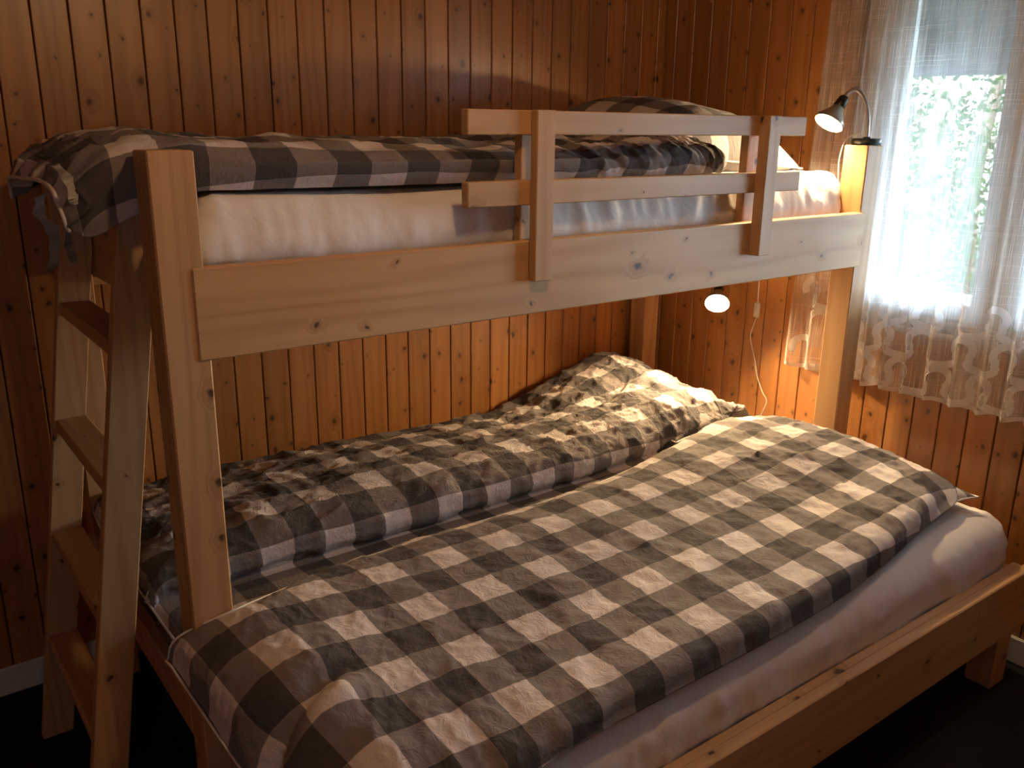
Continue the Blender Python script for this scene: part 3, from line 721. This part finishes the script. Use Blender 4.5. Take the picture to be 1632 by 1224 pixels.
reading_lamp('reading_lamp', 'lit gooseneck reading lamp standing on the front bed post by the window', base1,
    [(2.090, .042, 1.531), (2.089, .043, 1.57), (2.086, .047, 1.605), (2.076, .058, 1.648), (2.058, .075, 1.672), (2.044, .090, 1.665), (2.034, .098, 1.648)], (2.034, .098, 1.648), (-.58, .10, -.81), bulb1, r=.046)
tag(mesh_obj('lamp_cord', tube_mesh('lamp_cord', [(2.086, .060, 1.545), (2.075, .085, 1.538), (2.062, .100, 1.515), (2.055, .106, 1.46), (2.07, .11, 1.38), (2.085, .12, 1.28), (2.09, .13, 1.16)], .0022, 6), white_plastic), 'thin white cord dropping behind the post from the upper lamp', 'cord')
def base2(t):
    b = boxes_mesh('base', [(2.012, 2.036, .40, .47, 1.090, 1.148)], .004); mesh_obj('base', b, black_plastic, t)
L2 = Vector((1.985, .486, .958)); ax2 = Vector((-.62, -.50, -.52)).normalized()
tip2 = L2-ax2*.085
reading_lamp('reading_lamp', 'lit reading lamp hanging under the top bunk at the window end', base2,
    [(2.020, .435, 1.095), (2.026, .44, 1.065), (tip2.x+.012, tip2.y+.02, tip2.z+.03), tuple(tip2)], tip2, ax2, bulb2, r=.044)
crd = [(2.165, .47, 1.20), (2.168, .452, 1.09), (2.170, .454, 1.016), (2.170, .451, .93)]
c1 = tag(empty('wall_cord', (2.17, .45, .9)), 'white cord with an inline switch hanging on the right wall', 'cord')
mesh_obj('cord', tube_mesh('cord', crd, .0022, 8), white_plastic, c1)
mesh_obj('cord', tube_mesh('cord', [(2.170, .450, .89), (2.169, .462, .85), (2.170, .470, .805), (2.170, .442, .73), (2.170, .425, .67), (2.170, .395, .615), (2.170, .372, .585), (2.170, .384, .54), (2.168, .405, .49), (2.160, .42, .42)], .0022, 8), white_plastic, c1)
box('switch', 2.160, 2.176, .440, .461, .887, .943, white_plastic, c1, .003)
box('rocker', 2.157, 2.160, .446, .455, .905, .925, white_plastic, c1, .001)

# ceiling lamp (out of frame, lights the front of the bed)
cl = tag(empty('ceiling_lamp', (.42, -.85, ZC)), 'round frosted ceiling lamp above the foot of the room', 'lamp')
mesh_obj('canopy', lathe_mesh('canopy', [(0, .06), (.02, .06), (.03, .03)], (.42, -.85, ZC-.002), (0, 0, -1), 28, cap=True), steel, cl)
mesh_obj('globe', lathe_mesh('globe', [(.03, .025), (.045, .040), (.068, .050), (.092, .040), (.108, .002)], (.42, -.85, ZC), (0, 0, -1), 28), emit('frosted_globe', (1, .62, .32), CEIL_W*3), cl)

# ------------------------------------------------------------ curtain
def cx(y, z):
    k = min(1, max(0, (2.2-z)/1.4))
    ph = y*2*math.pi/.074+1.1*math.sin(y*11.)+.25*math.sin(z*3+y*5)
    s = math.sin(ph)
    return 2.150+(.010+.006*k)*(s+.22*math.sin(2*ph+.5))
q = NT('sheer_slub_voile'); uv = q.n('ShaderNodeUVMap'); sp = q.n('ShaderNodeSeparateXYZ'); q.t.links.new(uv.outputs[0], sp.inputs[0])
def lines(sx, sy, lo, hi):
    v = q.n('ShaderNodeVectorMath', operation='MULTIPLY'); q.set(v.inputs[0], uv.outputs[0]); v.inputs[1].default_value = (sx, sy, 1)
    n = q.n('ShaderNodeTexNoise'); q.set(n.inputs['Vector'], v.outputs[0]); n.inputs['Scale'].default_value = 1.; n.inputs['Detail'].default_value = 1.
    return q.maprange(n.outputs[0], lo, hi)
a1 = lines(420, 7, .5, .72); a2 = lines(3, 300, .60, .70); a3 = lines(14, .6, .5, .62)
al = q.math('ADD', .44, q.math('ADD', q.math('MULTIPLY', a1, .40), q.math('ADD', q.math('MULTIPLY', a2, .20), q.math('MULTIPLY', a3, .24))), clamp=True)
al = q.math('ADD', al, q.math('MULTIPLY', q.maprange(sp.outputs[1], 1.02, 1.06, 1., 0.), -.08), clamp=True)
hem = q.math('LESS_THAN', sp.outputs[1], .762); al = q.math('MAXIMUM', al, q.math('MULTIPLY', hem, .85))
tr = q.n('ShaderNodeBsdfTransparent'); df = q.n('ShaderNodeBsdfDiffuse'); df.inputs[0].default_value = (.93, .93, .94, 1); tl = q.n('ShaderNodeBsdfTranslucent'); tl.inputs[0].default_value = (.93, .94, .95, 1)
m1 = q.n('ShaderNodeMixShader'); m1.inputs[0].default_value = .5; q.set(m1.inputs[1], df.outputs[0]); q.set(m1.inputs[2], tl.outputs[0])
m2 = q.n('ShaderNodeMixShader'); q.set(m2.inputs[0], al); q.set(m2.inputs[1], tr.outputs[0]); q.set(m2.inputs[2], m1.outputs[0]); voile = q.done(m2.outputs[0])
q = NT('lace_ribbon_cotton'); tr = q.n('ShaderNodeBsdfTransparent'); df = q.n('ShaderNodeBsdfDiffuse'); df.inputs[0].default_value = (.95, .95, .96, 1); tl = q.n('ShaderNodeBsdfTranslucent'); tl.inputs[0].default_value = (.95, .95, .96, 1)
m1 = q.n('ShaderNodeMixShader'); m1.inputs[0].default_value = .5; q.set(m1.inputs[1], df.outputs[0]); q.set(m1.inputs[2], tl.outputs[0])
m2 = q.n('ShaderNodeMixShader'); m2.inputs[0].default_value = .97; q.set(m2.inputs[1], tr.outputs[0]); q.set(m2.inputs[2], m1.outputs[0]); lace = q.done(m2.outputs[0])
CY0, CY1, CZ0, CZ1 = -1.55, .300, .748, 2.22
vs, fs, uvs = [], [], []; ny, nz = 620, 30; ulen = 0.; prevp = None
us = []
for i in range(ny+1):
    y = CY1+(CY0-CY1)*i/ny; p = Vector((cx(y, 1.2), y)); ulen += (p-prevp).length if prevp else 0; prevp = p; us.append(ulen)
for i in range(ny+1):
    y = CY1+(CY0-CY1)*i/ny
    for k in range(nz+1):
        z = CZ0+(CZ1-CZ0)*(k/nz); sway = (-.035*(z-CZ0)/(1.2))*max(0, 1-i/90)
        zz = z+(.004*math.sin(y*70) if k == 0 else 0)
        vs.append((cx(y, z), y+sway, zz)); uvs.append((us[i], z))
for i in range(ny):
    for k in range(nz): a = i*(nz+1)+k; fs.append((a, a+nz+1, a+nz+2, a+1))
m = bpy.data.meshes.new('curtain'); m.from_pydata(vs, [], fs); ul = m.uv_layers.new(name='UVMap')
for lp in m.loops: ul.data[lp.index].uv = uvs[lp.vertex_index]
for p in m.polygons: p.use_smooth = True
cur = tag(empty('curtain', (2.15, -.6, CZ1)), 'sheer white curtain with a swirling lace border over the window', 'curtain')
mesh_obj('sheer_panel', m, voile, cur)
# lace meander: omega loops made of ribbon following the curtain folds
def y_of_u(u):
    u = max(0, min(us[-1]-1e-6, u)); lo, hi = 0, ny
    while hi-lo > 1:
        mid = (lo+hi)//2
        if us[mid] <= u: lo = mid
        else: hi = mid
    t = (u-us[lo])/max(1e-9, us[hi]-us[lo]); return CY1+(CY0-CY1)*(lo+t)/ny
def on_cur(u, z):
    y = y_of_u(u); sway = (-.035*(z-CZ0)/1.2)*max(0, 1-((CY1-y)/(CY1-CY0)*ny)/90)
    return Vector((cx(y, z)-.0022, y+sway, z))
def meander(z0, shift, P=.165, r1=.040, r2=.034, hgt=.056):
    path = []
    n = int(us[-1]/P)
    for k in range(n):
        c = (k+.5)*P+shift
        for t in range(25):                       # head of the omega: 250 degrees of circle
            a = math.radians(215-t*250/24); path.append((c+r1*math.cos(a), z0+hgt+r1*.8*math.sin(a)))
        c2 = c+P/2
        for t in range(13):                       # foot joining to the next loop
            a = math.radians(158+t*(382-158)/12); path.append((c2+(P/2-r1*.72)*math.cos(a), z0+.016+r2*.62*math.sin(a)))
    bm_v, f_, = [], []
    for i, (u, z) in enumerate(path):
        a = Vector(path[max(i-1, 0)]); b = Vector(path[min(i+1, len(path)-1)]); d = (b-a)
        d = d.normalized() if d.length > 0 else Vector((1, 0)); nrm = Vector((-d.y, d.x))*.0115
        bm_v += [tuple(on_cur(u+nrm.x, z+nrm.y)), tuple(on_cur(u-nrm.x, z-nrm.y))]
        if i: k = 2*i; f_.append((k-2, k-1, k+1, k))
    mm = bpy.data.meshes.new('lace_band'); mm.from_pydata(bm_v, [], f_); return mm
for z0, sh in ((.768, .0), (.872, .08), (.976, .02)):
    mesh_obj('lace_band', meander(z0, sh), lace, cur)
mesh_obj('curtain_rod', tube_mesh('curtain_rod', [(2.15, .36, CZ1+.012), (2.15, -.6, CZ1+.012), (2.15, -1.62, CZ1+.012)], .011, 12), white_paint, cur)
